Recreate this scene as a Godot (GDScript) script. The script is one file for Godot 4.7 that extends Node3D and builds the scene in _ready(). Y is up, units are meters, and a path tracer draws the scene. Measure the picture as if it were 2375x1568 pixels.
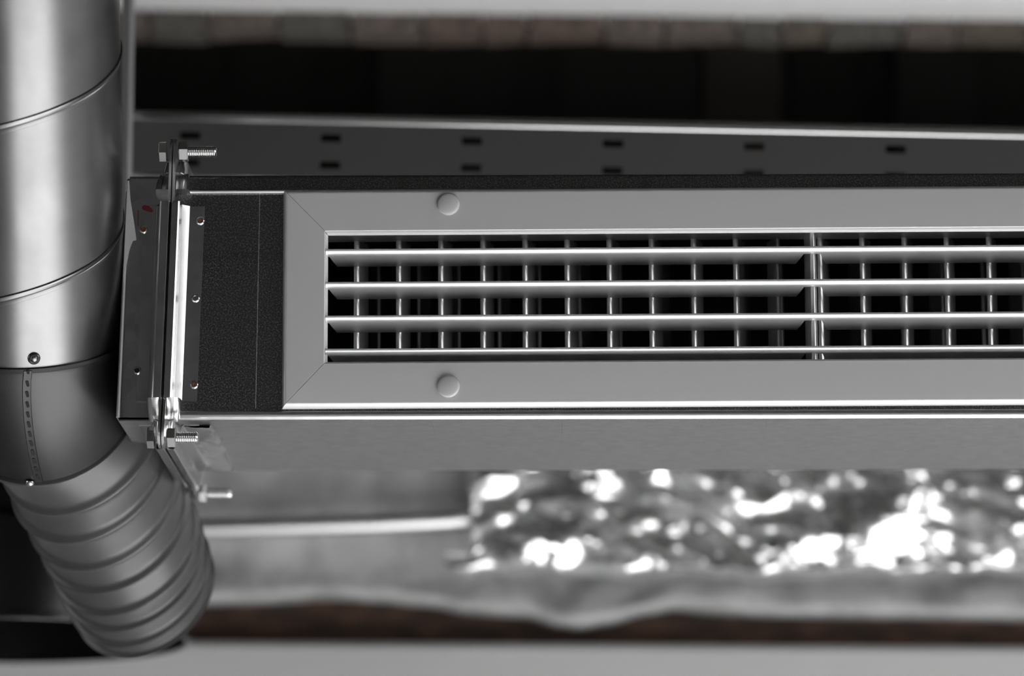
extends Node3D
# A sheet-metal ventilation duct with a grille under a dark timber ceiling, seen through a long lens. Metres, y up.

const WALL_Z := -0.8
var mats := {}

# ---------------------------------------------------------------- mesh building
# A builder is an array of triangles (Vector3, counter-clockwise seen from outside) kept in a dictionary.
func nb() -> Dictionary:
	return {"t": PackedVector3Array()}

func put(b: Dictionary, t: PackedVector3Array, closed := true) -> void:
	if closed:
		var c := Vector3.ZERO
		for p in t:
			c += p
		c /= maxi(t.size(), 1)
		var vol := 0.0
		for i in range(0, t.size(), 3):
			vol += (t[i] - c).dot((t[i + 1] - c).cross(t[i + 2] - c))
		if vol < 0.0:
			for i in range(0, t.size(), 3):
				var k := t[i + 1]
				t[i + 1] = t[i + 2]
				t[i + 2] = k
	var a: PackedVector3Array = b.t
	a.append_array(t)
	b.t = a

func quad(t: PackedVector3Array, a: Vector3, b: Vector3, c: Vector3, d: Vector3) -> void:
	t.append(a); t.append(b); t.append(c)
	t.append(a); t.append(c); t.append(d)

func loft(b: Dictionary, rings: Array, closed_ring := true, caps := true, closed_path := false) -> void:
	var t := PackedVector3Array()
	var n: int = rings[0].size()
	var m := rings.size()
	for i in (m if closed_path else m - 1):
		var r0: PackedVector3Array = rings[i]
		var r1: PackedVector3Array = rings[(i + 1) % m]
		for j in (n if closed_ring else n - 1):
			var k := (j + 1) % n
			quad(t, r0[j], r0[k], r1[k], r1[j])
	if caps and not closed_path:
		for e in [0, m - 1]:
			var r: PackedVector3Array = rings[e]
			var c := Vector3.ZERO
			for p in r:
				c += p
			c /= n
			for j in n:
				var k := (j + 1) % n
				if e == 0:
					t.append(c); t.append(r[k]); t.append(r[j])
				else:
					t.append(c); t.append(r[j]); t.append(r[k])
	put(b, t, closed_ring)

func box(b: Dictionary, lo: Vector3, hi: Vector3, ch := 0.0) -> void:
	var rings := []
	ch = minf(ch, minf(hi.x - lo.x, minf(hi.y - lo.y, hi.z - lo.z)) * 0.45)
	var steps := [[lo.z, ch], [lo.z + ch, 0.0], [hi.z - ch, 0.0], [hi.z, ch]] if ch > 0.0 else [[lo.z, 0.0], [hi.z, 0.0]]
	for s in steps:
		var e: float = s[1]
		var x0 := lo.x + e
		var x1 := hi.x - e
		var y0 := lo.y + e
		var y1 := hi.y - e
		var z: float = s[0]
		if ch > 0.0:
			var c := ch * 0.9
			rings.append(PackedVector3Array([Vector3(x0 + c, y0, z), Vector3(x1 - c, y0, z), Vector3(x1, y0 + c, z), Vector3(x1, y1 - c, z), Vector3(x1 - c, y1, z), Vector3(x0 + c, y1, z), Vector3(x0, y1 - c, z), Vector3(x0, y0 + c, z)]))
		else:
			rings.append(PackedVector3Array([Vector3(x0, y0, z), Vector3(x1, y0, z), Vector3(x1, y1, z), Vector3(x0, y1, z)]))
	loft(b, rings)

# a closed outline (any plane), swept between two placings given by f(p: Vector2, s: float) -> Vector3
func extrude(b: Dictionary, outline: PackedVector2Array, stations: Array, f: Callable) -> void:
	var rings := []
	for s in stations:
		var r := PackedVector3Array()
		for p in outline:
			r.append(f.call(p, s))
		rings.append(r)
	var t := PackedVector3Array()
	var n := outline.size()
	for i in rings.size() - 1:
		for j in n:
			var k := (j + 1) % n
			quad(t, rings[i][j], rings[i][k], rings[i + 1][k], rings[i + 1][j])
	var ids := Geometry2D.triangulate_polygon(outline)
	# walls run outward for a counter-clockwise outline: make the caps agree with them
	var area := 0.0
	for j in n:
		area += outline[j].cross(outline[(j + 1) % n])
	var last: PackedVector3Array = rings[rings.size() - 1]
	for i in range(0, ids.size(), 3):
		var a := outline[ids[i]]
		var flip := (outline[ids[i + 1]] - a).cross(outline[ids[i + 2]] - a) * area < 0.0
		var q := ids[i + 2] if flip else ids[i + 1]
		var w := ids[i + 1] if flip else ids[i + 2]
		t.append(rings[0][ids[i]]); t.append(rings[0][w]); t.append(rings[0][q])
		t.append(last[ids[i]]); t.append(last[q]); t.append(last[w])
	put(b, t)

# the outline of a bent sheet: a polyline with thickness
func sheet(line: PackedVector2Array, th: float) -> PackedVector2Array:
	var left := PackedVector2Array()
	var right := PackedVector2Array()
	for i in line.size():
		var d0 := (line[i] - line[maxi(i - 1, 0)]).normalized()
		var d1 := (line[mini(i + 1, line.size() - 1)] - line[i]).normalized()
		if i == 0:
			d0 = d1
		if i == line.size() - 1:
			d1 = d0
		var n := (d0 + d1).normalized().orthogonal()
		var k := th * 0.5 / maxf(n.dot(d0.orthogonal()), 0.5)
		left.append(line[i] + n * k)
		right.append(line[i] - n * k)
	right.reverse()
	left.append_array(right)
	return left

func ring(c: Vector3, ax: Vector3, r: float, n: int, ref := Vector3.UP, from := 0.0) -> PackedVector3Array:
	var u := ref.cross(ax).normalized()
	var v := ax.cross(u).normalized()
	var o := PackedVector3Array()
	for i in n:
		var a := from + TAU * i / n
		o.append(c + (u * cos(a) + v * sin(a)) * r)
	return o

# a body of revolution along an axis: steps are [distance, radius]
func lathe(b: Dictionary, c: Vector3, ax: Vector3, steps: Array, n := 32, ref := Vector3.UP, from := 0.0) -> void:
	var rings := []
	for s in steps:
		rings.append(ring(c + ax * s[0], ax, s[1], n, ref, from))
	loft(b, rings)

func tube(b: Dictionary, pts: PackedVector3Array, r: float, n := 12) -> void:
	var rings := []
	for i in pts.size():
		var d := (pts[mini(i + 1, pts.size() - 1)] - pts[maxi(i - 1, 0)]).normalized()
		var ref := Vector3.UP if absf(d.y) < 0.9 else Vector3.RIGHT
		rings.append(ring(pts[i], d, r, n, ref))
	loft(b, rings)

# normals: faces that meet at less than the angle are smoothed
func commit(b: Dictionary, angle := 38.0) -> ArrayMesh:
	var t: PackedVector3Array = b.t
	var fn := PackedVector3Array()
	var at := {}
	for i in range(0, t.size(), 3):
		var w := (t[i + 1] - t[i]).cross(t[i + 2] - t[i])
		fn.append(w)
		for k in 3:
			var key := Vector3i((t[i + k] * 50000.0).round())
			if not at.has(key):
				at[key] = PackedInt32Array()
			at[key].append(i / 3)
	var lim := cos(deg_to_rad(angle))
	var nn := PackedVector3Array()
	nn.resize(t.size())
	var unit := PackedVector3Array()
	for w in fn:
		unit.append(w.normalized())
	for i in t.size():
		var me := unit[i / 3]
		var s := Vector3.ZERO
		for o in at[Vector3i((t[i] * 50000.0).round())]:
			if unit[o].dot(me) >= lim:
				s += fn[o]
		nn[i] = s.normalized() if s.length_squared() > 0.0 else me
	# Godot's front faces run clockwise
	for i in range(0, t.size(), 3):
		var k := t[i + 1]
		t[i + 1] = t[i + 2]
		t[i + 2] = k
		k = nn[i + 1]
		nn[i + 1] = nn[i + 2]
		nn[i + 2] = k
	var arr := []
	arr.resize(Mesh.ARRAY_MAX)
	arr[Mesh.ARRAY_VERTEX] = t
	arr[Mesh.ARRAY_NORMAL] = nn
	var am := ArrayMesh.new()
	am.add_surface_from_arrays(Mesh.PRIMITIVE_TRIANGLES, arr)
	return am

# ---------------------------------------------------------------- nodes
func build(called: String, b: Dictionary, mat: String, parent: Node3D = null, angle := 38.0) -> MeshInstance3D:
	var o := MeshInstance3D.new()
	o.name = called
	o.mesh = commit(b, angle)
	o.material_override = mats[mat]
	(parent if parent else self).add_child(o, true)
	return o

func tag(o: Node, label: String, category: String, group := "", kind := "") -> void:
	o.set_meta("label", label)
	o.set_meta("category", category)
	if group:
		o.set_meta("group", group)
	if kind:
		o.set_meta("kind", kind)

func base(called: String, at := Vector3.ZERO) -> Node3D:
	var o := Node3D.new()
	o.name = called
	add_child(o, true)
	o.position = at
	return o

# ---------------------------------------------------------------- materials
func noise_tex(freq: float, seed_: int, ramp: Array, type := FastNoiseLite.TYPE_SIMPLEX_SMOOTH, octaves := 4, size := 512, bump := false) -> NoiseTexture2D:
	var n := FastNoiseLite.new()
	n.noise_type = type
	n.seed = seed_
	n.frequency = freq
	n.fractal_octaves = octaves
	if type == FastNoiseLite.TYPE_CELLULAR:
		n.cellular_return_type = FastNoiseLite.RETURN_CELL_VALUE
		n.fractal_type = FastNoiseLite.FRACTAL_NONE
	var x := NoiseTexture2D.new()
	x.width = size
	x.height = size
	x.seamless = true
	x.noise = n
	x.as_normal_map = bump
	if ramp.size():
		var g := Gradient.new()
		var off := PackedFloat32Array()
		var col := PackedColorArray()
		for r in ramp:
			off.append(r[0])
			col.append(r[1] if r[1] is Color else Color(r[1], r[1], r[1]))
		g.offsets = off
		g.colors = col
		x.color_ramp = g
	return x

func mat(called: String, c: Color, rough: float, metal := 0.0) -> StandardMaterial3D:
	var m := StandardMaterial3D.new()
	m.resource_name = called
	m.albedo_color = c
	m.roughness = rough
	m.metallic = metal
	m.uv1_triplanar = true
	m.uv1_world_triplanar = true
	mats[called] = m
	return m

func grey(v: float) -> Color:
	return Color(v, v, v)

func materials() -> void:
	# galvanised sheet: soft spangle in tone and gloss
	var spangle := noise_tex(0.035, 3, [[0.0, 0.94], [1.0, 1.0]], FastNoiseLite.TYPE_CELLULAR)
	var cloud := noise_tex(0.012, 8, [[0.2, 0.85], [0.8, 1.0]])
	var m := mat("galvanised", grey(0.66), 0.34, 1.0)
	m.albedo_texture = spangle
	m.roughness_texture = cloud
	m.uv1_scale = Vector3.ONE * 9.0
	# older sheet with fine bright specks of zinc dust
	m = mat("speckled", grey(0.60), 0.36, 1.0)
	m.albedo_texture = noise_tex(0.21, 21, [[0.0, 0.66], [0.56, 0.68], [0.70, 1.0]], FastNoiseLite.TYPE_SIMPLEX, 3)
	m.roughness_texture = noise_tex(0.21, 21, [[0.0, 0.80], [0.56, 0.82], [0.70, 1.0]], FastNoiseLite.TYPE_SIMPLEX, 2)
	m.uv1_scale = Vector3.ONE * 6.0
	m = mat("rail", grey(0.78), 0.26, 1.0)
	m.roughness_texture = cloud
	m.uv1_scale = Vector3.ONE * 14.0
	mat("edge_glint", grey(0.80), 0.35, 0.5)  # pale tone stands in for a reflection along the edge
	mat("zinc", grey(0.80), 0.2, 1.0)
	m = mat("pipe", grey(0.46), 0.33, 1.0)
	m.albedo_texture = noise_tex(0.01, 5, [[0.25, 0.92], [0.75, 1.0]])
	m.roughness_texture = noise_tex(0.008, 6, [[0.25, 0.88], [0.75, 1.0]])
	m.uv1_scale = Vector3.ONE * 5.0
	mat("flex", grey(0.275), 0.42, 0.4)
	mat("collar", grey(0.25), 0.42, 1.0)
	mat("shade_liner", grey(0.10), 0.6, 0.0)  # shade inside the duct, given as a dark colour
	m = mat("paint", grey(0.76), 0.40, 0.45)
	mat("plastic", grey(0.62), 0.5)
	mat("slat_paint", grey(0.80), 0.30, 0.6)
	mat("blade", grey(0.80), 0.28, 0.7)
	mat("joint_gap", grey(0.02), 0.9)
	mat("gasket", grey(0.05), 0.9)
	mat("red_paint", Color(0.33, 0.03, 0.05), 0.6)
	mat("rust", Color(0.36, 0.2, 0.09), 0.7)
	mat("tray", grey(0.45), 0.5, 0.6)
	m = mat("board", grey(0.62), 0.8)
	mat("beam_paint", grey(0.80), 0.8)
	mat("strut_paint", grey(0.55), 0.6)
	m = mat("plaster", grey(0.53), 0.9)
	m.albedo_texture = noise_tex(0.01, 31, [[0.2, 0.78], [0.55, 0.97], [0.8, 1.0]])
	m.uv1_scale = Vector3.ONE * 3.0
	m = mat("timber", Color(0.28, 0.185, 0.13), 0.75)
	m.albedo_texture = noise_tex(0.012, 44, [[0.25, 0.62], [0.75, 1.0]])
	m.uv1_scale = Vector3(3.0, 9.0, 3.0)
	for i in 4:
		m = mat("plank_%d" % i, [Color(0.37, 0.335, 0.30), Color(0.38, 0.325, 0.295), Color(0.35, 0.335, 0.315), Color(0.39, 0.35, 0.33)][i], 0.85)
		m.albedo_texture = noise_tex(0.02, 50 + i, [[0.2, 0.75], [0.8, 1.0]])
		m.uv1_scale = Vector3(10.0, 3.0, 3.0)
		m = mat("shade_plank_%d" % i, [Color(0.13, 0.13, 0.12), Color(0.19, 0.175, 0.155), Color(0.10, 0.10, 0.085), Color(0.26, 0.235, 0.215)][i], 0.9)  # shade of the recess put into the plank colour
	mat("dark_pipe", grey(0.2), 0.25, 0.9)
	m = mat("foil", grey(0.86), 0.17, 0.82)
	mat("conduit", grey(0.8), 0.3, 1.0)
	mat("dull_conduit", grey(0.45), 0.5, 0.6)
	mat("concrete", grey(0.80), 0.9)
	mat("room_wall", grey(0.42), 0.9)
	mat("white_wall", grey(0.85), 0.9)
	mat("ceiling_dark", Color(0.17, 0.165, 0.16), 0.95)

# ---------------------------------------------------------------- scene
func _ready() -> void:
	var cam := Camera3D.new()
	cam.name = "camera"
	add_child(cam)
	cam.position = Vector3(0.0383, 1.8255, 2.7441)
	cam.rotation_order = EULER_ORDER_YXZ
	cam.rotation_degrees = Vector3(10.82, 0.8, 0.0)
	cam.fov = 9.4354
	cam.near = 0.05
	cam.far = 60.0
	var lens := CameraAttributesPhysical.new()
	lens.frustum_focal_length = 145.4
	lens.frustum_focus_distance = 2.79
	lens.exposure_aperture = 3.5
	cam.attributes = lens
	cam.fov = 9.4354
	cam.current = true

	var env := Environment.new()
	var sky := Sky.new()
	var sm := ProceduralSkyMaterial.new()
	sm.sky_top_color = grey(0.72)
	sm.sky_horizon_color = grey(0.86)
	sm.ground_horizon_color = grey(0.6)
	sm.ground_bottom_color = grey(0.45)
	sm.sky_energy_multiplier = 2.6
	sm.ground_energy_multiplier = 1.6
	sky.sky_material = sm
	env.background_mode = Environment.BG_SKY
	env.sky = sky
	env.tonemap_mode = Environment.TONE_MAPPER_LINEAR
	env.tonemap_exposure = 1.2
	env.sdfgi_enabled = true
	env.ssao_enabled = true
	env.ssil_enabled = true
	var we := WorldEnvironment.new()
	we.name = "environment"
	we.environment = env
	add_child(we)
	var sun := DirectionalLight3D.new()
	sun.name = "sun"
	sun.light_energy = 12.0
	sun.light_angular_distance = 0.6
	sun.shadow_enabled = true
	sun.rotation_order = EULER_ORDER_YXZ
	sun.rotation_degrees = Vector3(-40.0, 86.0, 0.0)
	add_child(sun)

	materials()
	room()
	back_wall()
	duct()
	grille()
	round_duct()
	cable_tray()
	behind()

# ---------------------------------------------------------------- the room
const RX0 := -3.2
const RX1 := 3.5
const RZ0 := -1.6
const RZ1 := 6.5
const RY1 := 3.5

func holed_wall(called: String, at: float, along: String, lo: Vector2, hi: Vector2, w0: Vector2, w1: Vector2, th: float, label: String) -> void:
	# a wall with one opening; along is the axis that the wall runs along
	var b := nb()
	var cells := [[lo, Vector2(w0.x, hi.y)], [Vector2(w1.x, lo.y), hi], [Vector2(w0.x, lo.y), Vector2(w1.x, w0.y)], [Vector2(w0.x, w1.y), Vector2(w1.x, hi.y)]]
	for c in cells:
		if along == "z":
			box(b, Vector3(minf(at, at + th), c[0].y, c[0].x), Vector3(maxf(at, at + th), c[1].y, c[1].x))
		else:
			box(b, Vector3(c[0].x, c[0].y, minf(at, at + th)), Vector3(c[1].x, c[1].y, maxf(at, at + th)))
	tag(build(called, b, "room_wall"), label, "wall", "", "structure")

func window_frame(called: String, at: float, along: String, w0: Vector2, w1: Vector2, label: String) -> void:
	var o := base(called)
	for k in 7:
		var b := nb()
		var a := w0
		var c := w1
		var f := 0.05
		match k:
			0: c.y = w0.y + f
			1: a.y = w1.y - f
			2: c.x = w0.x + f
			3: a.x = w1.x - f
			4, 5:
				a.x = lerpf(w0.x, w1.x, (k - 3) / 3.0) - f * 0.5
				c.x = a.x + f
			6:
				a.y = lerpf(w0.y, w1.y, 0.62)
				c.y = a.y + f
		if along == "z":
			box(b, Vector3(at - 0.03, a.y, a.x), Vector3(at + 0.03, c.y, c.x), 0.004)
		else:
			box(b, Vector3(a.x, a.y, at - 0.03), Vector3(c.x, c.y, at + 0.03), 0.004)
		build("frame_bar", b, "board", o)
	tag(o, label, "window", "", "structure")

func room() -> void:
	var b := nb()
	box(b, Vector3(RX0, -0.2, RZ0), Vector3(RX1, 0.0, RZ1))
	tag(build("floor", b, "concrete"), "pale concrete floor of the unfinished room", "floor", "", "structure")
	b = nb()
	box(b, Vector3(RX0 - 0.2, RY1, RZ0 - 0.2), Vector3(RX1 + 0.2, RY1 + 0.2, RZ1 + 0.2))
	tag(build("ceiling", b, "ceiling_dark"), "dark timber ceiling high above the duct", "ceiling", "", "structure")
	var e0 := Vector2(-0.6, 2.4)  # added opening, meant to brighten the left edge of the duct
	var e1 := Vector2(0.8, 3.25)
	holed_wall("wall_left", RX0, "z", Vector2(RZ0 - 0.2, -0.2), Vector2(RZ1 + 0.2, RY1), e0, e1, -0.2, "plain grey side wall beyond the round duct with a small high window added for light")
	window_frame("window_3", RX0 - 0.1, "z", e0, e1, "small high window opening added at the left to light the duct edge")
	var a0 := Vector2(-0.7, 0.6)
	var a1 := Vector2(3.4, 3.25)
	holed_wall("wall_right", RX1, "z", Vector2(RZ0 - 0.2, -0.2), Vector2(RZ1 + 0.2, RY1), a0, a1, 0.2, "plain grey side wall with a wide window opening")
	window_frame("window_1", RX1 + 0.1, "z", a0, a1, "wide window opening in the side wall at the right")
	var c0 := Vector2(-2.3, 0.5)
	var c1 := Vector2(1.7, 2.0)
	holed_wall("wall_front", RZ1, "x", Vector2(RX0 - 0.2, -0.2), Vector2(RX1 + 0.2, RY1), c0, c1, 0.2, "plain grey wall opposite the duct with a low window")
	window_frame("window_2", RZ1 + 0.1, "x", c0, c1, "low wide window opening in the wall facing the duct")

func back_wall() -> void:
	var o := base("wall_back")
	tag(o, "rough wall behind the duct, boarded with planks high up, the set-back ones coloured as shade", "wall", "", "structure")
	var b := nb()
	box(b, Vector3(RX0 - 0.2, -0.2, RZ0 - 0.2), Vector3(RX1 + 0.2, RY1, RZ0))
	box(b, Vector3(RX0, 0.0, RZ0), Vector3(RX1, 2.52, WALL_Z - 0.03))
	build("masonry", b, "room_wall", o)
	# upper row of rough planks, and planks set back below it, coloured dark for the recess shade
	var rng := RandomNumberGenerator.new()
	rng.seed = 12
	var x := -1.3
	while x < 1.5:
		var w := rng.randf_range(0.035, 0.07)
		b = nb()
		var lean := rng.randf_range(-0.006, 0.012)
		var zf := WALL_Z + rng.randf_range(-0.003, 0.003)
		var yb := lerpf(2.784, 2.7745, (x + 0.35) / 0.795) + rng.randf_range(-0.002, 0.002)
		extrude(b, PackedVector2Array([Vector2(x, yb), Vector2(x + w - 0.003, yb + rng.randf_range(-0.003, 0.003)), Vector2(x + w - 0.003 + lean, 3.0), Vector2(x + lean, 3.0)]), [zf - 0.04, zf], func(p, s): return Vector3(p.x, p.y, s))
		build("plank", b, "plank_%d" % rng.randi_range(0, 3), o)
		x += w
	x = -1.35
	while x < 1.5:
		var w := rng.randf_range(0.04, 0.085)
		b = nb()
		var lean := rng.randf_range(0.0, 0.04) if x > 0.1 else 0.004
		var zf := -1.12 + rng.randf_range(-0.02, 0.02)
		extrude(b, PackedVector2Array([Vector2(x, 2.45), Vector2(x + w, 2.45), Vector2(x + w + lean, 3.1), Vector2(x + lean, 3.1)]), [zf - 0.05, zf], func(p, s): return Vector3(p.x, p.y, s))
		build("plank", b, "shade_plank_%d" % (rng.randi_range(0, 3) if x > 0.12 else 2 * rng.randi_range(0, 1)), o)
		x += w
	# shelf of masonry that closes the recess
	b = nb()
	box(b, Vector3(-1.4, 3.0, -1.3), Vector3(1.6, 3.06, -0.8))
	build("recess_head", b, "shade_plank_0", o)

func tilt_bar(x0: float, x1: float, ya: float, yb: float, z0: float, z1: float, xa: float, xb: float, h: float, ch := 0.004) -> Dictionary:
	# a bar whose lower edge runs from (xa, ya) to (xb, yb), produced to x0 and x1
	var b := nb()
	var k := (yb - ya) / (xb - xa)
	var out := PackedVector2Array([Vector2(z0, ch), Vector2(z0, h - ch), Vector2(z0 + ch, h), Vector2(z1 - ch, h), Vector2(z1, h - ch), Vector2(z1, ch), Vector2(z1 - ch, 0.0), Vector2(z0 + ch, 0.0)])
	extrude(b, out, [x0, x1], func(p, s): return Vector3(s, ya + k * (s - xa) + p.y, p.x))
	return b

func behind() -> void:
	tag(build("ceiling_beam", tilt_bar(-3.15, 3.45, 2.8035, 2.7895, -0.84, -0.72, -0.35, 0.446, 0.11, 0.006), "beam_paint"), "pale grey beam running across above the dark planks", "beam", "", "structure")
	var t := tilt_bar(-3.15, 3.45, 2.180, 2.173, -0.829, -0.811, -0.27, 0.43, 0.15, 0.003)
	tag(build("timber_lintel", t, "timber"), "dark brown timber lintel between the plaster and the grey board", "beam")
	tag(build("lower_board", tilt_bar(-3.15, 3.45, 1.934, 1.928, -0.808, -0.785, -0.2765, 0.4327, 0.3, 0.005), "board"), "smooth light grey board below the brown timber", "board")
	# rough plaster with a wavy lower edge
	var edge := [[-0.62, 2.266], [-0.2772, 2.2672], [-0.2239, 2.2687], [-0.1712, 2.2717], [-0.13, 2.2694], [-0.089, 2.266], [-0.0441, 2.2584], [0.001, 2.2557], [0.031, 2.247], [0.0479, 2.245], [0.0685, 2.2488], [0.1059, 2.2582], [0.1321, 2.262], [0.162, 2.2582], [0.2181, 2.2556], [0.2929, 2.2545], [0.433, 2.2525], [0.85, 2.25]]
	var n := FastNoiseLite.new()
	n.seed = 5
	n.frequency = 9.0
	n.fractal_octaves = 4
	var rows := 34
	var cols := 150
	var tri := PackedVector3Array()
	var grid := []
	for i in cols + 1:
		var px := lerpf(-0.62, 0.85, i / float(cols))
		var ye := 2.25
		for k in edge.size() - 1:
			if px >= edge[k][0]:
				var u := (px - float(edge[k][0])) / (float(edge[k + 1][0]) - float(edge[k][0]))
				u = u * u * (3.0 - 2.0 * u)
				ye = lerpf(edge[k][1], edge[k + 1][1], clampf(u, 0.0, 1.0))
		var col := PackedVector3Array()
		for j in rows + 1:
			var v := j / float(rows)
			var y := lerpf(ye, 2.53, pow(v, 1.5))
			var up := y - ye
			var th := 0.034 * sqrt(clampf(1.0 - pow(1.0 - minf(up / 0.008, 1.0), 2.0), 0.0, 1.0))
			col.append(Vector3(px, y, WALL_Z - 0.012 + th + 0.45 * maxf(minf(y, 2.42) - 2.285, 0.0) * smoothstep(2.28, 2.33, y) + n.get_noise_2d(px, y) * 0.008 * minf(up / 0.02, 1.0)))
		grid.append(col)
	for i in cols:
		for j in rows:
			quad(tri, grid[i][j], grid[i + 1][j], grid[i + 1][j + 1], grid[i][j + 1])
		quad(tri, grid[i][0] - Vector3(0, 0, 0.02), grid[i + 1][0] - Vector3(0, 0, 0.02), grid[i + 1][0], grid[i][0])
	var b := nb()
	put(b, tri, false)
	tag(build("plaster_patch", b, "plaster", null, 60.0), "rough grey plaster with a wavy lower edge under the duct", "plaster")
	# crinkled foil
	var f1 := FastNoiseLite.new()
	f1.seed = 77
	f1.frequency = 7.0
	f1.fractal_type = FastNoiseLite.FRACTAL_RIDGED
	f1.fractal_octaves = 3
	var f2 := FastNoiseLite.new()
	f2.seed = 19
	f2.frequency = 22.0
	f2.fractal_octaves = 2
	tri = PackedVector3Array()
	grid = []
	cols = 130
	rows = 44
	for i in cols + 1:
		var u := i / float(cols)
		var col := PackedVector3Array()
		for j in rows + 1:
			var v := j / float(rows)
			var px := lerpf(-0.052, 0.72, u)
			var y := lerpf(2.283, 2.43, pow(v, 1.15))
			if i == 0:
				px += f2.get_noise_1d(v * 2.0) * 0.03 + 0.02 * v
			var jx := f2.get_noise_2d(px + 3.0, y) * 0.006
			var up := y - 2.283
			var bulge := 0.030 * sqrt(clampf(1.0 - pow(1.0 - minf(up / 0.006, 1.0), 2.0), 0.0, 1.0)) - 0.05 * up
			if u < 0.06:
				bulge *= lerpf(0.75, 1.0, u / 0.06)
			var crumple := (f1.get_noise_2d(px + y * 0.5, y) - 0.3) * 0.021 + f2.get_noise_2d(px, y + 4.0) * 0.004
			col.append(Vector3(px + jx, y + f2.get_noise_2d(px * 0.7, 9.0) * 0.006, WALL_Z + 0.060 + bulge + crumple * minf(up / 0.006, 1.0)))
		grid.append(col)
	for i in cols:
		for j in rows:
			if (i + j) % 2:
				quad(tri, grid[i][j], grid[i + 1][j], grid[i + 1][j + 1], grid[i][j + 1])
			else:
				quad(tri, grid[i][j + 1], grid[i][j], grid[i + 1][j], grid[i + 1][j + 1])
	b = nb()
	put(b, tri, false)
	tag(build("foil_wrap", b, "foil", null, 50.0), "crinkled silver foil wrapping bulging from the wall under the duct", "foil")
	# conduit that runs into the foil
	var c := base("conduit_pipe", Vector3(-0.16, 2.33, -0.733))
	tag(c, "thin metal conduit along the plaster, ending at the foil", "pipe")
	b = nb()
	tube(b, PackedVector3Array([Vector3(-0.36, -0.008, -0.004), Vector3(-0.11, -0.0045, 0.0), Vector3(0.03, -0.001, 0.002), Vector3(0.09, 0.0015, 0.004), Vector3(0.129, 0.0045, 0.006)]), 0.0085, 20)
	build("bright_tube", b, "conduit", c)
	b = nb()
	lathe(b, Vector3(0.127, 0.0045, 0.004), Vector3(1, 0.02, 0).normalized(), [[0.0, 0.009], [0.0, 0.0115], [0.012, 0.0115], [0.012, 0.009]], 24)
	build("coupling", b, "gasket", c)
	b = nb()
	tube(b, PackedVector3Array([Vector3(0.138, 0.0045, 0.0), Vector3(0.25, 0.006, -0.004)]), 0.0105, 20)
	build("dull_tube", b, "dull_conduit", c)

# ---------------------------------------------------------------- the tray
func cable_tray() -> void:
	var t := base("cable_tray", Vector3(0.0, 2.56, -0.32))
	tag(t, "perforated grey metal cable tray running behind and above the duct", "cable tray")
	t.rotation_degrees.z = -1.36
	# the side: a plate with two rows of slots
	var b := nb()
	var x0 := -0.297
	var x1 := 0.70
	var rows := [-0.0165, 0.0048]   # heights of the rows of slots
	var sw := 0.0078
	var sh := 0.0032
	var ylo := -0.026
	var yhi := 0.016
	var xs := []
	var sx := -0.2525
	while sx < x1 - 0.03:
		xs.append(sx)
		sx += 0.1085
	var th := 0.0015
	var ys := [ylo, rows[0] - sh, rows[0] + sh, rows[1] - sh, rows[1] + sh, yhi]
	for k in [0, 2, 4]:
		box(b, Vector3(x0, ys[k], -th), Vector3(x1, ys[k + 1], 0.0))
	for k in [1, 3]:
		var at := x0
		for s in xs.size() + 1:
			var to: float = xs[s] - sw if s < xs.size() else x1
			box(b, Vector3(at, ys[k], -th), Vector3(to, ys[k + 1], 0.0))
			if s < xs.size():
				at = xs[s] + sw
	build("side_plate", b, "tray", t)
	b = nb()
	var r := PackedVector3Array([Vector3(x0, 0, 0), Vector3(x1, 0, 0)])
	tube(b, PackedVector3Array([Vector3(x0, yhi + 0.0035, -0.002), Vector3(x1, yhi + 0.0035, -0.002)]), 0.0046, 16)
	build("rolled_rim", b, "zinc", t)
	b = nb()
	tube(b, PackedVector3Array([Vector3(x0, ylo - 0.0005, -0.002), Vector3(x1, ylo - 0.0005, -0.002)]), 0.0022, 12)
	build("lower_lip", b, "zinc", t)
	b = nb()
	box(b, Vector3(x0, ylo - 0.0025, -0.16), Vector3(x1, ylo - 0.001, -0.002))
	build("tray_floor", b, "tray", t)
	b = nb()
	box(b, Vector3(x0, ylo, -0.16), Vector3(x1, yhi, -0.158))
	build("far_side_plate", b, "shade_plank_1", t)
	b = nb()
	box(b, Vector3(-0.3025, 2.50, -0.31), Vector3(-0.2955, 3.5, -0.285), 0.001)
	tag(build("hanger_strut", b, "strut_paint"), "slim upright grey steel strut beside the round duct at the tray end", "strut")

# ---------------------------------------------------------------- the rectangular duct
const YB := 2.2945
const YT := 2.4635
const DZ := 0.222
const XJ := -0.2345     # where the two flanges meet
const YC := 2.379
const SKEW := 0.026

func sk(x: float, y: float, z: float) -> Vector3:
	return Vector3(x + SKEW * (y - YC), y, z)

func mm(a: Array) -> PackedVector2Array:
	var o := PackedVector2Array()
	for p in a:
		o.append(Vector2(p[0], p[1]) * 0.001)
	return o

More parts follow.
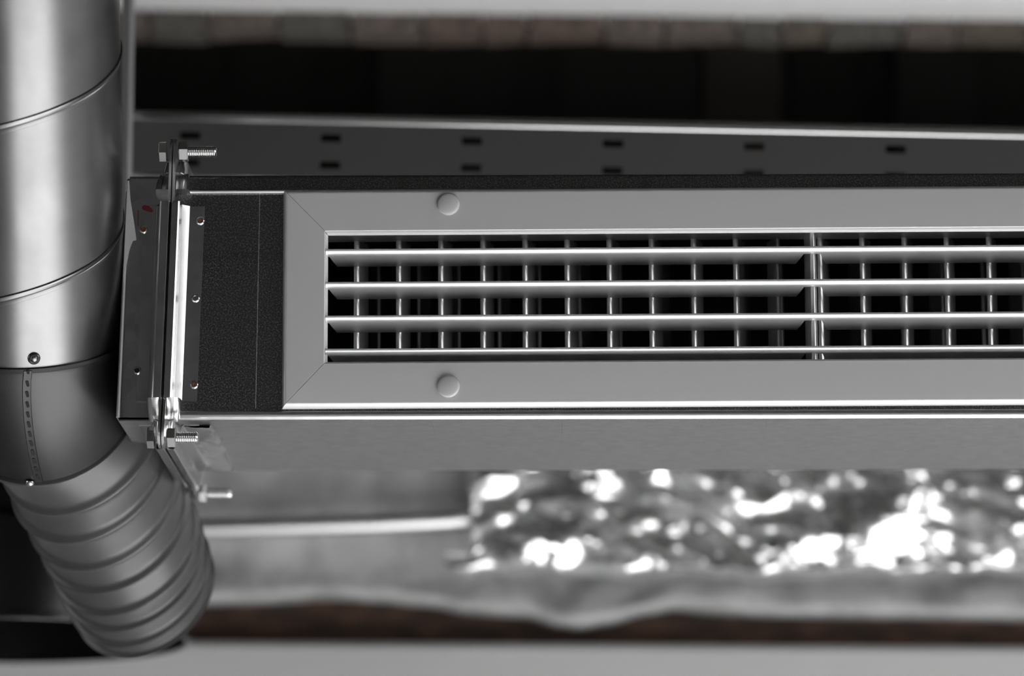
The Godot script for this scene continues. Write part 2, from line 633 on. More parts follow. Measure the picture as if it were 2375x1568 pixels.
func bolt(parent: Node3D, x0: float, y: float, z: float, shaft: float, turn: float) -> void:
	# along x: head at the left of the flange pair, nut and thread at the right; x0 is the joint
	var o := build("bolt", (func():
		var b := nb()
		var st := []
		var p := 0.00125
		st.append([0.0, 0.0033])
		for k in int(shaft / p):
			st.append([k * p + 0.0001, 0.0033])
			st.append([k * p + p * 0.5, 0.0040])
		st.append([shaft, 0.0033])
		st.append([shaft + 0.0006, 0.0026])
		lathe(b, Vector3(x0 + 0.004, y, z), Vector3.RIGHT, st, 24)
		return b).call(), "zinc", parent, 50.0)
	var h := nb()
	lathe(h, Vector3(x0 - 0.0100, y, z), Vector3.RIGHT, [[0.0, 0.0060], [0.0006, 0.0074], [0.0052, 0.0075]], 6, Vector3.UP, turn + 0.3)
	build("bolt_head", h, "zinc", o, 20.0)
	h = nb()
	lathe(h, Vector3(x0 + 0.0036, y, z), Vector3.RIGHT, [[0.0, 0.0064], [0.0008, 0.0074], [0.0058, 0.0074], [0.0066, 0.0064]], 6, Vector3.UP, turn)
	build("nut", h, "zinc", o, 20.0)

func flange(parent: Node3D, dir: float) -> void:
	# bent rail round all four sides; dir +1 right of the joint, -1 left of it
	var line := mm([[0.7, 3], [0.7, 16.6], [1.3, 17.4], [5.0, 17.4], [5.7, 16.8], [6.0, 8.0], [6.6, 6.6], [11.0, 1.6], [12.0, 0.9], [22.0, 0.9]])
	if dir < 0.0:
		line = mm([[0.9, 3], [0.9, 16.6], [1.5, 17.4], [6.2, 17.4], [6.9, 16.8], [7.2, 9.0], [8.2, 8.6], [8.6, 4.0], [10.0, 3.6], [11.0, 1.2], [12.0, 0.9], [19.5, 0.9]])
	var prof := sheet(line, 0.0008)
	var b := nb()
	extrude(b, prof, [2.3065, 2.4425], func(p, s): return sk(XJ + dir * p.x, s, p.y))
	build("flange_rail", b, "rail", parent)
	b = nb()
	extrude(b, prof, [-DZ + 0.018, -0.020], func(p, s): return sk(XJ + dir * p.x, YB - p.y, s))
	build("flange_rail", b, "rail", parent)
	b = nb()
	extrude(b, prof, [-DZ + 0.018, -0.020], func(p, s): return sk(XJ + dir * p.x, YT + p.y, s))
	build("flange_rail", b, "rail", parent)
	b = nb()
	extrude(b, prof, [2.3065, 2.4425], func(p, s): return sk(XJ + dir * p.x, s, -DZ - p.y))
	build("flange_rail", b, "rail", parent)
	# corner pieces: an angled plate with a rounded tongue at each end
	for top in [0, 1]:
		for back in [0, 1]:
			var sy := 1.0 if top else -1.0
			var cy := YT if top else YB
			var ext := 0.0245 if top else 0.0215
			var m := nb()
			var out := PackedVector2Array()
			# in the y-z plane, measured outward from the duct's corner
			var pts := [[-22, 15], [-22, 5], [-6, 5], [5, -6], [5, -22], [15, -22], [17.5, -12], [20, -2], [ext * 1000.0, 6], [ext * 1000.0 - 1.0, 13], [ext * 1000.0 - 5.0, 17.5], [12, 19], [4, 18.5], [-10, 16]]
			for p in pts:
				out.append(Vector2(p[0], p[1]) * 0.001)
			extrude(m, out, [0.0004, 0.0022], func(p, s): return sk(XJ + dir * s, cy + sy * p.x, (p.y if not back else -DZ - p.y)))
			var piece := build("corner_bracket", m, "rail", parent)
			# tongues: rounded blocks that run into the rails
			m = nb()
			var rings := []
			for k in 10:
				var u := k / 9.0
				var w := lerpf(1.0, 0.80, pow(u, 3.0))
				var h := lerpf(0.0158, 0.0040, u) - 0.0038 * pow(u, 7.0)
				var rr := PackedVector3Array()
				var y := cy + sy * lerpf(-0.0122, 0.0020, u)
				for q in [[0.0022, 0.0], [0.0022, 0.86], [0.0027, 0.97], [0.0042, 1.0], [0.0068, 0.99], [0.0071, 0.94], [0.0074, 0.99], [0.0100, 0.95], [0.0112, 0.80], [0.0118, 0.45], [0.0120, 0.0]]:
					var zz: float = 0.0002 + h * float(q[1])
					rr.append(sk(XJ + dir * float(q[0]) * w, y, zz if not back else -DZ - zz))
				rings.append(rr)
			loft(m, rings)
			build("tongue", m, "rail", piece, 45.0)
			m = nb()
			rings = []
			for k in 7:
				var u := k / 6.0
				var w := lerpf(1.0, 0.7, u * u)
				var h := 0.0135 * sqrt(maxf(1.0 - pow(u, 3.0), 0.02))
				var rr := PackedVector3Array()
				var z := lerpf(-0.021, 0.003, u)
				for q in [[0.0022, 0.0], [0.0022, 0.8], [0.0040, 1.0], [0.0070, 0.96], [0.0088, 0.6], [0.0100, 0.0]]:
					rr.append(sk(XJ + dir * float(q[0]) * w, cy + sy * (0.0006 + h * float(q[1])), z if not back else -DZ - z))
				rings.append(rr)
			loft(m, rings)
			build("tongue", m, "rail", piece, 45.0)

func rivet(parent: Node3D, x: float, y: float, z: float, m: String) -> void:
	var b := nb()
	lathe(b, Vector3(x, y, z), Vector3(0, 0, 1), [[0.0, 0.0030], [0.0007, 0.0028], [0.0011, 0.0022], [0.0011, 0.0017], [0.0003, 0.0015], [0.0003, 0.0001]], 16)
	build("rivet", b, "zinc", parent, 50.0)
	b = nb()
	lathe(b, Vector3(x, y, z + 0.0003), Vector3(0, 0, 1), [[0.0, 0.0016], [0.0002, 0.0015]], 12)
	build("rivet_pin", b, m, parent)

func duct() -> void:
	var d := base("rectangular_duct")
	tag(d, "long galvanised rectangular air duct that carries the slatted grille", "duct")
	var xr := 0.80
	var xl := XJ + 0.0012
	var th := 0.0010
	# front sheet, cut out behind the grille
	var b := nb()
	var gx0 := -0.135
	var gx1 := 0.545
	var gy0 := 2.326
	var gy1 := 2.430
	for c in [[xl, YB + 0.003, gx0, YT - 0.001], [gx1, YB + 0.003, xr, YT - 0.001], [gx0, YB + 0.003, gx1, gy0], [gx0, gy1, gx1, YT - 0.001]]:
		box(b, Vector3(c[0], c[1], -th), Vector3(c[2], c[3], 0.0))
	build("front_sheet", b, "speckled", d)
	# bottom sheet with its rounded fold up to the front
	b = nb()
	box(b, Vector3(xl, YB - 0.0008, -DZ), Vector3(xr, YB + 0.0002, -0.0030))
	build("bottom_sheet", b, "galvanised", d)
	b = nb()
	var fold := PackedVector2Array([Vector2(-0.0030, YB + 0.0004), Vector2(-0.0030, YB - 0.0008)])
	for k in 9:
		var a := lerpf(-PI * 0.5, 0.0, k / 8.0)
		fold.append(Vector2(-0.0028 + 0.0036 * cos(a), YB + 0.0030 + 0.0038 * sin(a)))
	fold.append(Vector2(0.0008, YB + 0.0048))
	fold.append(Vector2(0.0, YB + 0.0056))
	fold.append(Vector2(-0.0010, YB + 0.0056))
	extrude(b, fold, [xl, xr], func(p, s): return Vector3(s, p.y, p.x))
	build("folded_edge", b, "rail", d, 40.0)
	# hem along the top of the front, with a rounded lower edge
	b = nb()
	extrude(b, sheet(PackedVector2Array([Vector2(-DZ, YT), Vector2(0.0004, YT), Vector2(0.0012, YT - 0.0006), Vector2(0.0016, YT - 0.002), Vector2(0.0024, YT - 0.0096)]), 0.0009), [xl, xr], func(p, s): return Vector3(s, p.y, p.x))
	build("top_sheet", b, "speckled", d)
	b = nb()
	var hem := PackedVector2Array()
	for k in 9:
		var a := lerpf(0.35, -2.2, k / 8.0)
		hem.append(Vector2(0.0012 + 0.0019 * cos(a), YT - 0.0106 + 0.0019 * sin(a)))
	hem.append(Vector2(0.0, YT - 0.0122))
	hem.append(Vector2(0.0, YT - 0.0098))
	extrude(b, hem, [xl, xr], func(p, s): return Vector3(s, p.y, p.x))
	build("hem", b, "rail", d, 50.0)
	b = nb()
	box(b, Vector3(xl, YB, -DZ), Vector3(xr, YT, -DZ + th))
	build("back_sheet", b, "galvanised", d)
	b = nb()
	box(b, Vector3(xr - th, YB, -DZ), Vector3(xr, YT, 0.0))
	build("end_cap", b, "galvanised", d)
	# added black sheets inside: the shade of the interior as colour
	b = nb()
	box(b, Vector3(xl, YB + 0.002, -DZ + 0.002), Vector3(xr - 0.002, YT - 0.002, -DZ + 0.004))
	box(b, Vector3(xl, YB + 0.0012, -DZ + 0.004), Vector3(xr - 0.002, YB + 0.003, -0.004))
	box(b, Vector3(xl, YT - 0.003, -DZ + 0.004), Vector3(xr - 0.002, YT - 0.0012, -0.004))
	build("shade_lining", b, "shade_liner", d)
	# faint upright crease
	b = nb()
	extrude(b, PackedVector2Array([Vector2(-0.0003, 0.0), Vector2(0.0003, 0.0), Vector2(0.0, 0.00012)]), [YB + 0.007, YT - 0.0135], func(p, s): return Vector3(-0.1740 + p.x + 0.008 * (s - YC), s, p.y))
	build("crease", b, "rail", d)
	# faint creases across the underside
	for c in [[-0.0547, -0.0546], [0.0341, 0.0337], [0.1733, 0.1795]]:
		b = nb()
		extrude(b, PackedVector2Array([Vector2(-0.0004, YB - 0.0007), Vector2(0.0004, YB - 0.0007), Vector2(0.0, YB - 0.0010)]), [-0.005, -DZ + 0.004], func(p, s): return Vector3(lerpf(c[0], c[1], -s / DZ) + p.x, p.y, s))
		build("crease", b, "galvanised", d)
	flange(d, 1.0)
	var rv := [[-0.2139, 2.4322, "rust"], [-0.2164, 2.3780, "zinc"], [-0.2165, 2.3180, "rust"]]
	for r in rv:
		rivet(d, r[0], r[1], 0.0013, r[2])
	# bent seal strip at the underside next to the flange
	b = nb()
	var n := FastNoiseLite.new()
	n.seed = 3
	n.frequency = 40.0
	var tri := PackedVector3Array()
	var grid := []
	for i in 25:
		var col := PackedVector3Array()
		for j in 9:
			var z := lerpf(-0.020, -DZ + 0.012, i / 24.0)
			var ed := 0.0
			if j == 8:
				ed = n.get_noise_1d(z * 3.0) * 0.003
			var x := XJ + 0.0115 + 0.0175 * j / 8.0 + ed
			col.append(Vector3(x, YB - 0.0014 - 0.0016 * absf(n.get_noise_2d(x, z)) - (0.0006 if j < 8 else -0.0012), z))
		grid.append(col)
	for i in 24:
		for j in 8:
			quad(tri, grid[i][j], grid[i + 1][j], grid[i + 1][j + 1], grid[i][j + 1])
	put(b, tri, false)
	build("seal_strip", b, "rail", d, 25.0)
	bolt(d, XJ + SKEW * 0.099, 2.4784, 0.012, 0.0250, 0.0)
	bolt(d, XJ - SKEW * 0.099, 2.2797, 0.012, 0.0205, 0.2)
	bolt(d, XJ - SKEW * 0.10, 2.2788, -DZ - 0.010, 0.0235, 0.1)
	bolt(d, XJ + SKEW * 0.10, 2.4784, -DZ - 0.010, 0.0235, 0.1)

	# the short section left of the joint
	var e := base("duct_end_section")
	tag(e, "short galvanised duct end left of the bolted flange joint, touching the round duct", "duct")
	var x0 := -0.2668
	var x1 := XJ - 0.0014
	b = nb()
	var front := PackedVector2Array([Vector2(x1, -0.0006), Vector2(x0 + 0.0034, -0.0003), Vector2(x0 + 0.0022, -0.0006), Vector2(x0 + 0.0012, -0.0012), Vector2(x0 + 0.0004, -0.0022), Vector2(x0, -0.0036), Vector2(x0, -DZ)])
	extrude(b, sheet(front, 0.0010), [YB + 0.0012, YT - 0.001], func(p, s): return sk(p.x, s, p.y))
	build("front_sheet", b, "galvanised", e)
	b = nb()
	extrude(b, PackedVector2Array([Vector2(x0 + 0.0006, -DZ), Vector2(x1, -DZ), Vector2(x1, -0.0022), Vector2(x0 + 0.0012, -0.0022)]), [YB - 0.0009, YB], func(p, s): return sk(p.x, s, p.y))
	build("bottom_sheet", b, "galvanised", e)
	b = nb()
	extrude(b, PackedVector2Array([Vector2(x0 + 0.0006, -DZ), Vector2(x1, -DZ), Vector2(x1, -0.0022), Vector2(x0 + 0.0012, -0.0022)]), [YT, YT + 0.0009], func(p, s): return sk(p.x, s, p.y))
	build("top_sheet", b, "galvanised", e)
	b = nb()
	extrude(b, PackedVector2Array([Vector2(x0 + 0.0006, -DZ), Vector2(x1, -DZ), Vector2(x1, -DZ + 0.001), Vector2(x0 + 0.0006, -DZ + 0.001)]), [YB, YT], func(p, s): return sk(p.x, s, p.y))
	build("back_sheet", b, "galvanised", e)
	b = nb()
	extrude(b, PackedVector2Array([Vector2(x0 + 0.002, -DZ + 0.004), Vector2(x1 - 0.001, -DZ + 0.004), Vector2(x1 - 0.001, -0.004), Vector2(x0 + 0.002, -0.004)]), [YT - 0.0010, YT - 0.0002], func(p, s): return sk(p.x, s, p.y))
	build("shade_lining", b, "shade_liner", e)  # added dark sheet for the shade inside
	flange(e, -1.0)
	# corner fold and a dent at its top, bright reflection put into their colour
	b = nb()
	extrude(b, PackedVector2Array([Vector2(x0 - 0.0004, -0.0040), Vector2(x0 + 0.0004, -0.0014), Vector2(x0 + 0.0014, -0.0004), Vector2(x0 + 0.0019, 0.0001), Vector2(x0 + 0.0006, 0.0004), Vector2(x0 - 0.0003, -0.0006), Vector2(x0 - 0.0008, -0.0024)]), [YB + 0.0016, YT - 0.010], func(p, s): return sk(p.x, s, p.y))
	build("corner_fold", b, "edge_glint", e, 40.0)
	b = nb()
	var dent := [[0.0006, 2.4605], [0.0014, 2.4610], [0.0032, 2.4470], [0.0060, 2.4330], [0.0085, 2.4190], [0.0060, 2.4185], [0.0040, 2.4120], [0.0020, 2.4000], [0.0006, 2.3900]]
	var dr := PackedVector2Array()
	for p in dent:
		dr.append(Vector2(x0 + float(p[0]) - 0.0004, p[1]))
	extrude(b, dr, [-0.0012, 0.0009], func(p, s): return sk(p.x, p.y, s - 0.15 * maxf(p.x - x0 - 0.004, 0.0)))
	build("dented_corner", b, "edge_glint", e, 40.0)
	rivet(e, -0.2528, 2.4262, 0.0013, "rust")
	rivet(e, -0.2555, 2.3278, 0.0013, "gasket")
	# smear of red marking paint and a thin red line
	b = nb()
	lathe(b, Vector3(-0.2502, 2.4402, 0.0011), Vector3(0, 0, 1), [[0.0, 0.0042], [0.0004, 0.0034]], 9)
	var t2: PackedVector3Array = b.t
	for i in t2.size():
		var p := t2[i] - Vector3(-0.2502, 2.4402, 0.0)
		t2[i] = Vector3(-0.2502 + p.x * 1.0, 2.4402 + p.y * 0.55 - p.x * 0.35 + 0.0006 * sin(p.x * 2500.0), p.z)
	b.t = t2
	build("paint_mark", b, "red_paint", e).set_meta("label", "red paint smear")
	b = nb()
	box(b, Vector3(-0.2570, 2.4290, 0.0003), Vector3(-0.2566, 2.4400, 0.0008))
	build("paint_mark", b, "red_paint", e).set_meta("label", "thin red paint line")
	# gasket in the joint, a thing squeezed between both flanges
	b = nb()
	for c in [[YB - 0.0125, YT + 0.0125, 0.003, 0.0125], [YB - 0.0125, YT + 0.0125, -DZ - 0.0125, -DZ - 0.003]]:
		extrude(b, PackedVector2Array([Vector2(-0.0009, c[2]), Vector2(0.0006, c[2]), Vector2(0.0006, c[3]), Vector2(-0.0009, c[3])]), [c[0], c[1]], func(p, s): return sk(XJ + p.x, s, p.y))
	for c in [[YB - 0.0125, YB - 0.003], [YT + 0.003, YT + 0.0125]]:
		extrude(b, PackedVector2Array([Vector2(-0.0009, c[0]), Vector2(0.0006, c[0]), Vector2(0.0006, c[1]), Vector2(-0.0009, c[1])]), [-DZ, 0.003], func(p, s): return sk(XJ + p.x, p.y, s))
	tag(build("joint_gasket", b, "gasket"), "black gasket squeezed in the gap between the two bolted flanges", "gasket")

# ---------------------------------------------------------------- the grille
func grille() -> void:
	var o := base("ventilation_grille", Vector3(0.2056, 2.379, 0.0))
	o.rotation_degrees.z = 0.19
	tag(o, "grey painted air grille with horizontal slats on the duct front", "grille")
	var hw := 0.3624     # half width; the middle of the grille is its mullion
	var y0 := -0.0769
	var y1 := 0.0757
	var ox := 0.3334
	var oy0 := -0.0462
	var oy1 := 0.0458
	var zf := 0.0062
	# four mitred frame bars, section in (distance outward from the opening, z)
	var sides := [[Vector2(-ox, oy0), Vector2(ox, oy0), Vector2(-hw, y0), Vector2(hw, y0)], [Vector2(ox, oy1), Vector2(-ox, oy1), Vector2(hw, y1), Vector2(-hw, y1)], [Vector2(-ox, oy1), Vector2(-ox, oy0), Vector2(-hw, y1), Vector2(-hw, y0)], [Vector2(ox, oy0), Vector2(ox, oy1), Vector2(hw, y0), Vector2(hw, y1)]]
	for s in sides:
		# u: 0 at the opening, 1 at the outer edge
		var sec := [[0.0, -0.030], [0.0, zf - 0.0075], [-0.060, zf - 0.0070], [-0.064, zf - 0.0064], [-0.060, zf - 0.0058], [-0.012, zf - 0.0052], [-0.006, zf - 0.0040], [0.0, zf - 0.0036], [0.0, zf - 0.0003], [0.009, zf], [0.88, zf], [0.925, zf - 0.0006], [0.965, zf - 0.0022], [0.99, zf - 0.0042], [1.0, 0.0004], [0.96, 0.0004], [0.96, 0.0012], [0.05, 0.0012], [0.05, -0.030]]
		var gap := 0.00018
		var b := nb()
		var rings := []
		for e in 2:
			var r := PackedVector3Array()
			var along: Vector2 = (s[1] - s[0]).normalized()
			for q in sec:
				var p: Vector2 = s[e].lerp(s[2 + e], q[0]) + along * (gap if e == 0 else -gap)
				r.append(Vector3(p.x, p.y, q[1]))
			rings.append(r)
		# caps must follow the section, which is not convex
		var t := PackedVector3Array()
		var n := sec.size()
		for j in n:
			var k := (j + 1) % n
			quad(t, rings[0][j], rings[0][k], rings[1][k], rings[1][j])
		var flat := PackedVector2Array()
		for q in sec:
			flat.append(Vector2(q[0] * 0.03, q[1]))
		var ids := Geometry2D.triangulate_polygon(flat)
		for i in range(0, ids.size(), 3):
			t.append(rings[0][ids[i]]); t.append(rings[0][ids[i + 2]]); t.append(rings[0][ids[i + 1]])
			t.append(rings[1][ids[i]]); t.append(rings[1][ids[i + 1]]); t.append(rings[1][ids[i + 2]])
		put(b, t)
		build("frame_bar", b, "paint", o, 32.0)
	# horizontal slats
	for k in 4:
		var y := 0.0318 - 0.0230 * k - (0.0004 if k > 1 else 0.0)
		var b := nb()
		var nose := PackedVector2Array()
		# section in (z, y): an upright face, then a bevel that turns under
		for p in [[-0.0030, 0.0022], [0.0022, 0.0022], [0.0029, 0.0020], [0.0031, 0.0015], [0.0031, 0.0008], [0.0029, 0.0003], [0.0024, -0.0004], [0.0018, -0.0010], [0.0011, -0.0016], [0.0003, -0.0020], [-0.0006, -0.0022], [-0.0030, -0.0022]]:
			nose.append(Vector2(p[0], p[1]))
		extrude(b, nose, [-ox + 0.0004, ox - 0.0004], func(p, s): return Vector3(s, y + p.y, p.x))
		var bar := build("slat", b, "slat_paint", o, 40.0)
		for side in [-1, 1]:
			b = nb()
			var body := PackedVector2Array([Vector2(-0.0020, 0.0012), Vector2(-0.0228, -0.0038), Vector2(-0.0231, -0.0044), Vector2(-0.0228, -0.0049), Vector2(-0.0120, -0.0037), Vector2(-0.0020, -0.0021)])
			var xa := -ox + 0.0020 if side < 0 else 0.0052
			var xb := -0.0052 if side < 0 else ox - 0.0020
			extrude(b, body, [0.0, 1.0], func(p, s): return Vector3(lerpf(xa - p.x * 0.22, xb + p.x * 0.22, s), y + p.y, p.x))
			build("slat_blade", b, "slat_paint", bar, 40.0)
	# the mullion in the middle
	var m := nb()
	var ml := PackedVector2Array([Vector2(-0.0014, -0.0022), Vector2(-0.0014, -0.0036), Vector2(-0.0042, -0.0125), Vector2(-0.0042, -0.0250), Vector2(0.0034, -0.0250), Vector2(0.0034, -0.0125), Vector2(0.0014, -0.0036), Vector2(0.0014, -0.0022), Vector2(0.0009, -0.0018), Vector2(-0.0009, -0.0018)])
	extrude(m, ml, [oy0 - 0.001, oy1 + 0.001], func(p, s): return Vector3(p.x, s, p.y))
	build("mullion", m, "slat_paint", o, 30.0)
	# upright blades behind the slats
	var at := -0.3132
	var i2 := 0
	while at < ox - 0.008:
		var b := nb()
		var turn := 0.34
		if i2 == 10:
			turn = -0.30
		var px := at
		var sec := PackedVector2Array()
		for p in [[0.0019, -0.0016], [0.0019, -0.0008], [0.0015, 0.0002], [0.0008, 0.0011], [0.0001, 0.0016], [-0.0005, 0.0018], [-0.0013, 0.0018], [-0.0016, 0.0014], [-0.0017, -0.0016]]:
			sec.append(Vector2(p[0], p[1]))
		sec.append(Vector2(-0.0005, -0.0025))
		sec.append(Vector2(-0.0003, -0.0210))
		sec.append(Vector2(0.0003, -0.0210))
		sec.append(Vector2(0.0005, -0.0025))
		extrude(b, sec, [oy0 - 0.002, oy1 + 0.002], func(p, s): return Vector3(px + p.x * cos(turn) - p.y * sin(turn), s, -0.0275 + p.y * cos(turn) + p.x * sin(turn)))
		build("upright_blade", b, "blade", o, 40.0)
		at += 0.0291
		i2 += 1
	# the damper further in: upright blades set alternately
	at = -0.3013
	i2 = 0
	while at < ox:
		var b := nb()
		var turn := 0.30 if i2 % 2 else -0.30
		var px := at
		var sec := PackedVector2Array()
		for i in 9:
			var a := lerpf(-1.8, 1.8, i / 8.0)
			sec.append(Vector2(-0.0014 * sin(a), 0.0014 * cos(a)))
		sec.append(Vector2(-0.0004, -0.0020))
		sec.append(Vector2(-0.0003, -0.0240))
		sec.append(Vector2(0.0003, -0.0240))
		sec.append(Vector2(0.0004, -0.0020))
		extrude(b, sec, [oy0 - 0.008, oy1 + 0.008], func(p, s): return Vector3(px + p.x * cos(turn) - p.y * sin(turn), s, -0.1000 + p.y * cos(turn) + p.x * sin(turn)))
		build("damper_blade", b, "blade", o, 40.0)
		at += 0.0285
		i2 += 1
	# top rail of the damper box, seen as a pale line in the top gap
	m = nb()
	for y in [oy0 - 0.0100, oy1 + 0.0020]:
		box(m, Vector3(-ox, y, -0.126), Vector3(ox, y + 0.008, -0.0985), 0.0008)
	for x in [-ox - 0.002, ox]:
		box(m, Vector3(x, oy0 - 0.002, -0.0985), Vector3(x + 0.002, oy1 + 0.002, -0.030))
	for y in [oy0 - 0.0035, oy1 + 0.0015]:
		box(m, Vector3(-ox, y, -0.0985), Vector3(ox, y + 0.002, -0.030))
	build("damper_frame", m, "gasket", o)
	# covers over the fixing screws
	for c in [[-0.2490, 0.0640], [-0.2490, -0.0627], [0.2490, 0.0640], [0.2490, -0.0627]]:
		var b := nb()
		var st := [[-0.0004, 0.0076], [0.0010, 0.0077], [0.0018, 0.0074], [0.0023, 0.0068]]
		for i in 6:
			var r := 0.0060 * (1.0 - i / 5.0)
			st.append([0.0026 + 0.0007 * (1.0 - r * r / 0.000036), maxf(r, 0.0001)])
		lathe(b, Vector3(c[0], c[1], zf), Vector3(0, 0, 1), st, 40)
		build("screw_cover", b, "plastic", o, 50.0)

# ---------------------------------------------------------------- the round duct
func catmull(p: Array, u: float) -> Vector3:
	var n := p.size()
	var i := clampi(int(u), 0, n - 2)
	var t := u - i
	var a: Vector3 = p[maxi(i - 1, 0)]
	var b: Vector3 = p[i]
	var c: Vector3 = p[i + 1]
	var d: Vector3 = p[mini(i + 2, n - 1)]
	return 0.5 * ((2.0 * b) + (c - a) * t + (2.0 * a - 5.0 * b + 4.0 * c - d) * t * t + (3.0 * b - a - 3.0 * c + d) * t * t * t)

# the direction out of a pipe that runs along d, towards its underside, a little to one side
func lowest(d: Vector3, aside: float) -> Vector3:
	var down := Vector3(0.0, -0.982, -0.188)
	var q := (down - d * d.dot(down)).normalized() + Vector3.RIGHT * aside
	return (q - d * d.dot(q)).normalized()

func round_duct() -> void:
	# straight pipe, its lower end leaning away from the viewer
	var p0 := Vector3(-0.3298, 2.7000, 0.1627)
	var p1 := Vector3(-0.3390, 2.3573, -0.0350)
	var ax := (p1 - p0).normalized()
	p0 -= ax * 0.74
	var len_ := p0.distance_to(p1)
	var rad := 0.0705
	var o := base("round_duct")
	tag(o, "large round spiral-seamed galvanised duct standing at the left", "duct")
	var b := nb()
	var st := []
	for k in 13:
		st.append([len_ * k / 12.0, rad])
	lathe(b, p0, ax, st, 96, Vector3(0, 0, 1))
	build("pipe", b, "pipe", o)
	# the spiral lock seam: a raised rib that winds down the pipe
	var u := Vector3(0, 0, 1).cross(ax).normalized()
	var v := ax.cross(u).normalized()
	b = nb()
	var rings := []
	var pitch := 0.12
	var steps := 800
	for k in steps + 1:
		var s := k / float(steps)
		var dist := 0.009 + (len_ - 0.022) * s
		var ang := 1.425 + TAU * (dist - 0.9588) / pitch
		var out := u * cos(ang) + v * sin(ang)
		var r := PackedVector3Array()
		for q in [[-0.0012, -0.0004], [-0.0009, 0.0007], [-0.0003, 0.0012], [0.0006, 0.0011], [0.0016, 0.0006], [0.0026, 0.0002], [0.0034, 0.0005], [0.0060, 0.0004], [0.0066, -0.0004]]:
			r.append(p0 + ax * (dist + float(q[0])) + out * (rad + float(q[1])))
		rings.append(r)
	loft(b, rings)
	build("spiral_seam", b, "pipe", o, 30.0)
	# screw just above the collar
	b = nb()
	var outv := lowest(ax, 0.17)
	lathe(b, p0 + ax * (len_ - 0.010) + outv * (rad - 0.0002), outv, [[0.0, 0.0044], [0.0012, 0.0042], [0.0018, 0.0034], [0.0010, 0.0026], [0.0022, 0.0022], [0.0027, 0.0014]], 24)
	build("screw", b, "pipe", o, 50.0)
	# collar below
	var c := base("duct_collar")
	tag(c, "smooth round collar with a stitched seam joining round and flexible ducts", "duct collar")
	b = nb()
	var q0 := p1 - ax * 0.002
	var q1 := Vector3(-0.3322, 2.3264, -0.0780)
	var bend := []
	for k in 13:
		var t := k / 12.0
		var cc := q0.lerp(q1, t) + Vector3(0.0, 0.0, 0.004) * sin(PI * t)
		var d := ax.slerp(Vector3(0.02, -0.28, -0.96).normalized(), t)
		var r := rad + 0.0008 + (0.0014 if k == 0 else 0.0) - 0.0030 * t
		bend.append([cc, d, r])
	rings = []
	rings.append(ring(bend[0][0] - ax * 0.0015, ax, rad - 0.001, 96, Vector3(0, 0, 1)))
	rings.append(ring(bend[0][0] - ax * 0.0010, ax, rad + 0.0020, 96, Vector3(0, 0, 1)))
	rings.append(ring(bend[0][0] + ax * 0.0012, ax, rad + 0.0024, 96, Vector3(0, 0, 1)))
	for k in 13:
		rings.append(ring(bend[k][0] + bend[k][1] * (0.003 if k == 0 else 0.0), bend[k][1], bend[k][2] if k else rad + 0.0010, 96, Vector3(0, 0, 1)))
	var e: Array = bend[12]
	rings.append(ring(e[0] + e[1] * 0.0010, e[1], e[2] + 0.0018, 96, Vector3(0, 0, 1)))
	rings.append(ring(e[0] + e[1] * 0.0030, e[1], e[2] + 0.0016, 96, Vector3(0, 0, 1)))
	rings.append(ring(e[0] + e[1] * 0.0036, e[1], e[2] - 0.002, 96, Vector3(0, 0, 1)))
	loft(b, rings)
	build("collar_body", b, "collar", c)
	# seam along the collar: a strip with dark stitches
	b = nb()
	var dots := nb()
	var strip := []
	for k in 13:
		var d: Vector3 = bend[k][1]
		var out := lowest(d, lerpf(0.105, 0.06, k / 12.0))
		var side: Vector3 = d.cross(out)
		var w := 0.0032
		var pc: Vector3 = bend[k][0] + out * (float(bend[k][2]) + 0.0004)
		strip.append(PackedVector3Array([pc - side * w - out * 0.001, pc - side * w * 0.8 + out * 0.0004, pc + side * w * 0.8 + out * 0.0004, pc + side * w - out * 0.001]))
		for h in 4:
			if k == 12:
				continue
			var pn: Vector3 = bend[k][0].lerp(bend[k + 1][0], h * 0.25 + 0.1)
			var rr := lerpf(bend[k][2], bend[k + 1][2], h * 0.25 + 0.1)
			lathe(dots, pn + out * (rr + 0.0004), out, [[0.0, 0.0013], [0.0008, 0.0011]], 8)
	loft(b, strip)
	var seam := build("seam_strip", b, "collar", c, 50.0)
	build("stitches", dots, "gasket", seam).set_meta("kind", "stuff")
	b = nb()
	var o2 := lowest(e[1], -0.03)
	lathe(b, e[0] + o2 * (float(e[2]) + 0.001), o2, [[0.0, 0.0030], [0.0016, 0.0026], [0.0024, 0.0012]], 16)
	build("rivet", b, "zinc", c, 50.0)
	# flexible duct: corrugated, bending away
	var f := base("flexible_duct")
	tag(f, "ribbed flexible aluminium duct curving down and away at lower left", "flexible duct")
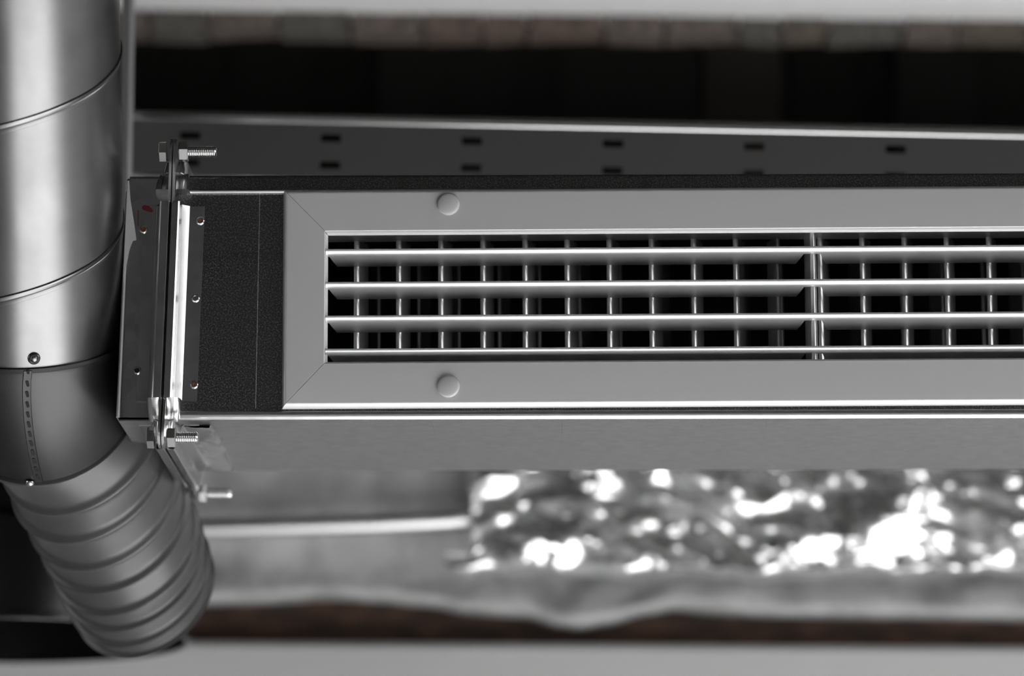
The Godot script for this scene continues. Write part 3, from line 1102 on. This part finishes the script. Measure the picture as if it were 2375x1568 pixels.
	var sp := [q1 - e[1] * 0.012, q1 + e[1] * 0.018, Vector3(-0.3098, 2.3015, -0.1280), Vector3(-0.3057, 2.2841, -0.1550), Vector3(-0.2980, 2.2677, -0.1830), Vector3(-0.2921, 2.2532, -0.2050), Vector3(-0.2861, 2.2385, -0.2220), Vector3(-0.2832, 2.2289, -0.2380), Vector3(-0.2792, 2.2188, -0.2560), Vector3(-0.2762, 2.2110, -0.2700), Vector3(-0.2750, 2.2080, -0.2760)]
	var rs := [0.0630, 0.0625, 0.0604, 0.0591, 0.0583, 0.0577, 0.0571, 0.0564, 0.0555, 0.0540, 0.0480]
	b = nb()
	var ribs := nb()
	rings = []
	var per := 30
	for k in (sp.size() - 1) * per + 1:
		var w := k / float(per)
		var pt := catmull(sp, w)
		var d := (catmull(sp, minf(w + 0.05, sp.size() - 1.0)) - catmull(sp, maxf(w - 0.05, 0.0))).normalized()
		var i := mini(int(w), sp.size() - 2)
		var base_r := lerpf(rs[i], rs[i + 1], w - i)
		d = Vector3(0.02, -0.28, -0.96).normalized().slerp(Vector3(0.36, -0.376, -0.856).normalized(), clampf((w - 0.8) / 1.2, 0.0, 1.0)).slerp(d, 0.15)
		var near := absf(w - roundf(w))
		var r := base_r - 0.0012
		if w > 0.6:
			r += 0.0040 * exp(-pow(near / 0.095, 2.0))
		rings.append(ring(pt, d, r, 72, Vector3(0, 0, 1)))
	loft(b, rings)
	build("corrugated_tube", b, "flex", f, 60.0)
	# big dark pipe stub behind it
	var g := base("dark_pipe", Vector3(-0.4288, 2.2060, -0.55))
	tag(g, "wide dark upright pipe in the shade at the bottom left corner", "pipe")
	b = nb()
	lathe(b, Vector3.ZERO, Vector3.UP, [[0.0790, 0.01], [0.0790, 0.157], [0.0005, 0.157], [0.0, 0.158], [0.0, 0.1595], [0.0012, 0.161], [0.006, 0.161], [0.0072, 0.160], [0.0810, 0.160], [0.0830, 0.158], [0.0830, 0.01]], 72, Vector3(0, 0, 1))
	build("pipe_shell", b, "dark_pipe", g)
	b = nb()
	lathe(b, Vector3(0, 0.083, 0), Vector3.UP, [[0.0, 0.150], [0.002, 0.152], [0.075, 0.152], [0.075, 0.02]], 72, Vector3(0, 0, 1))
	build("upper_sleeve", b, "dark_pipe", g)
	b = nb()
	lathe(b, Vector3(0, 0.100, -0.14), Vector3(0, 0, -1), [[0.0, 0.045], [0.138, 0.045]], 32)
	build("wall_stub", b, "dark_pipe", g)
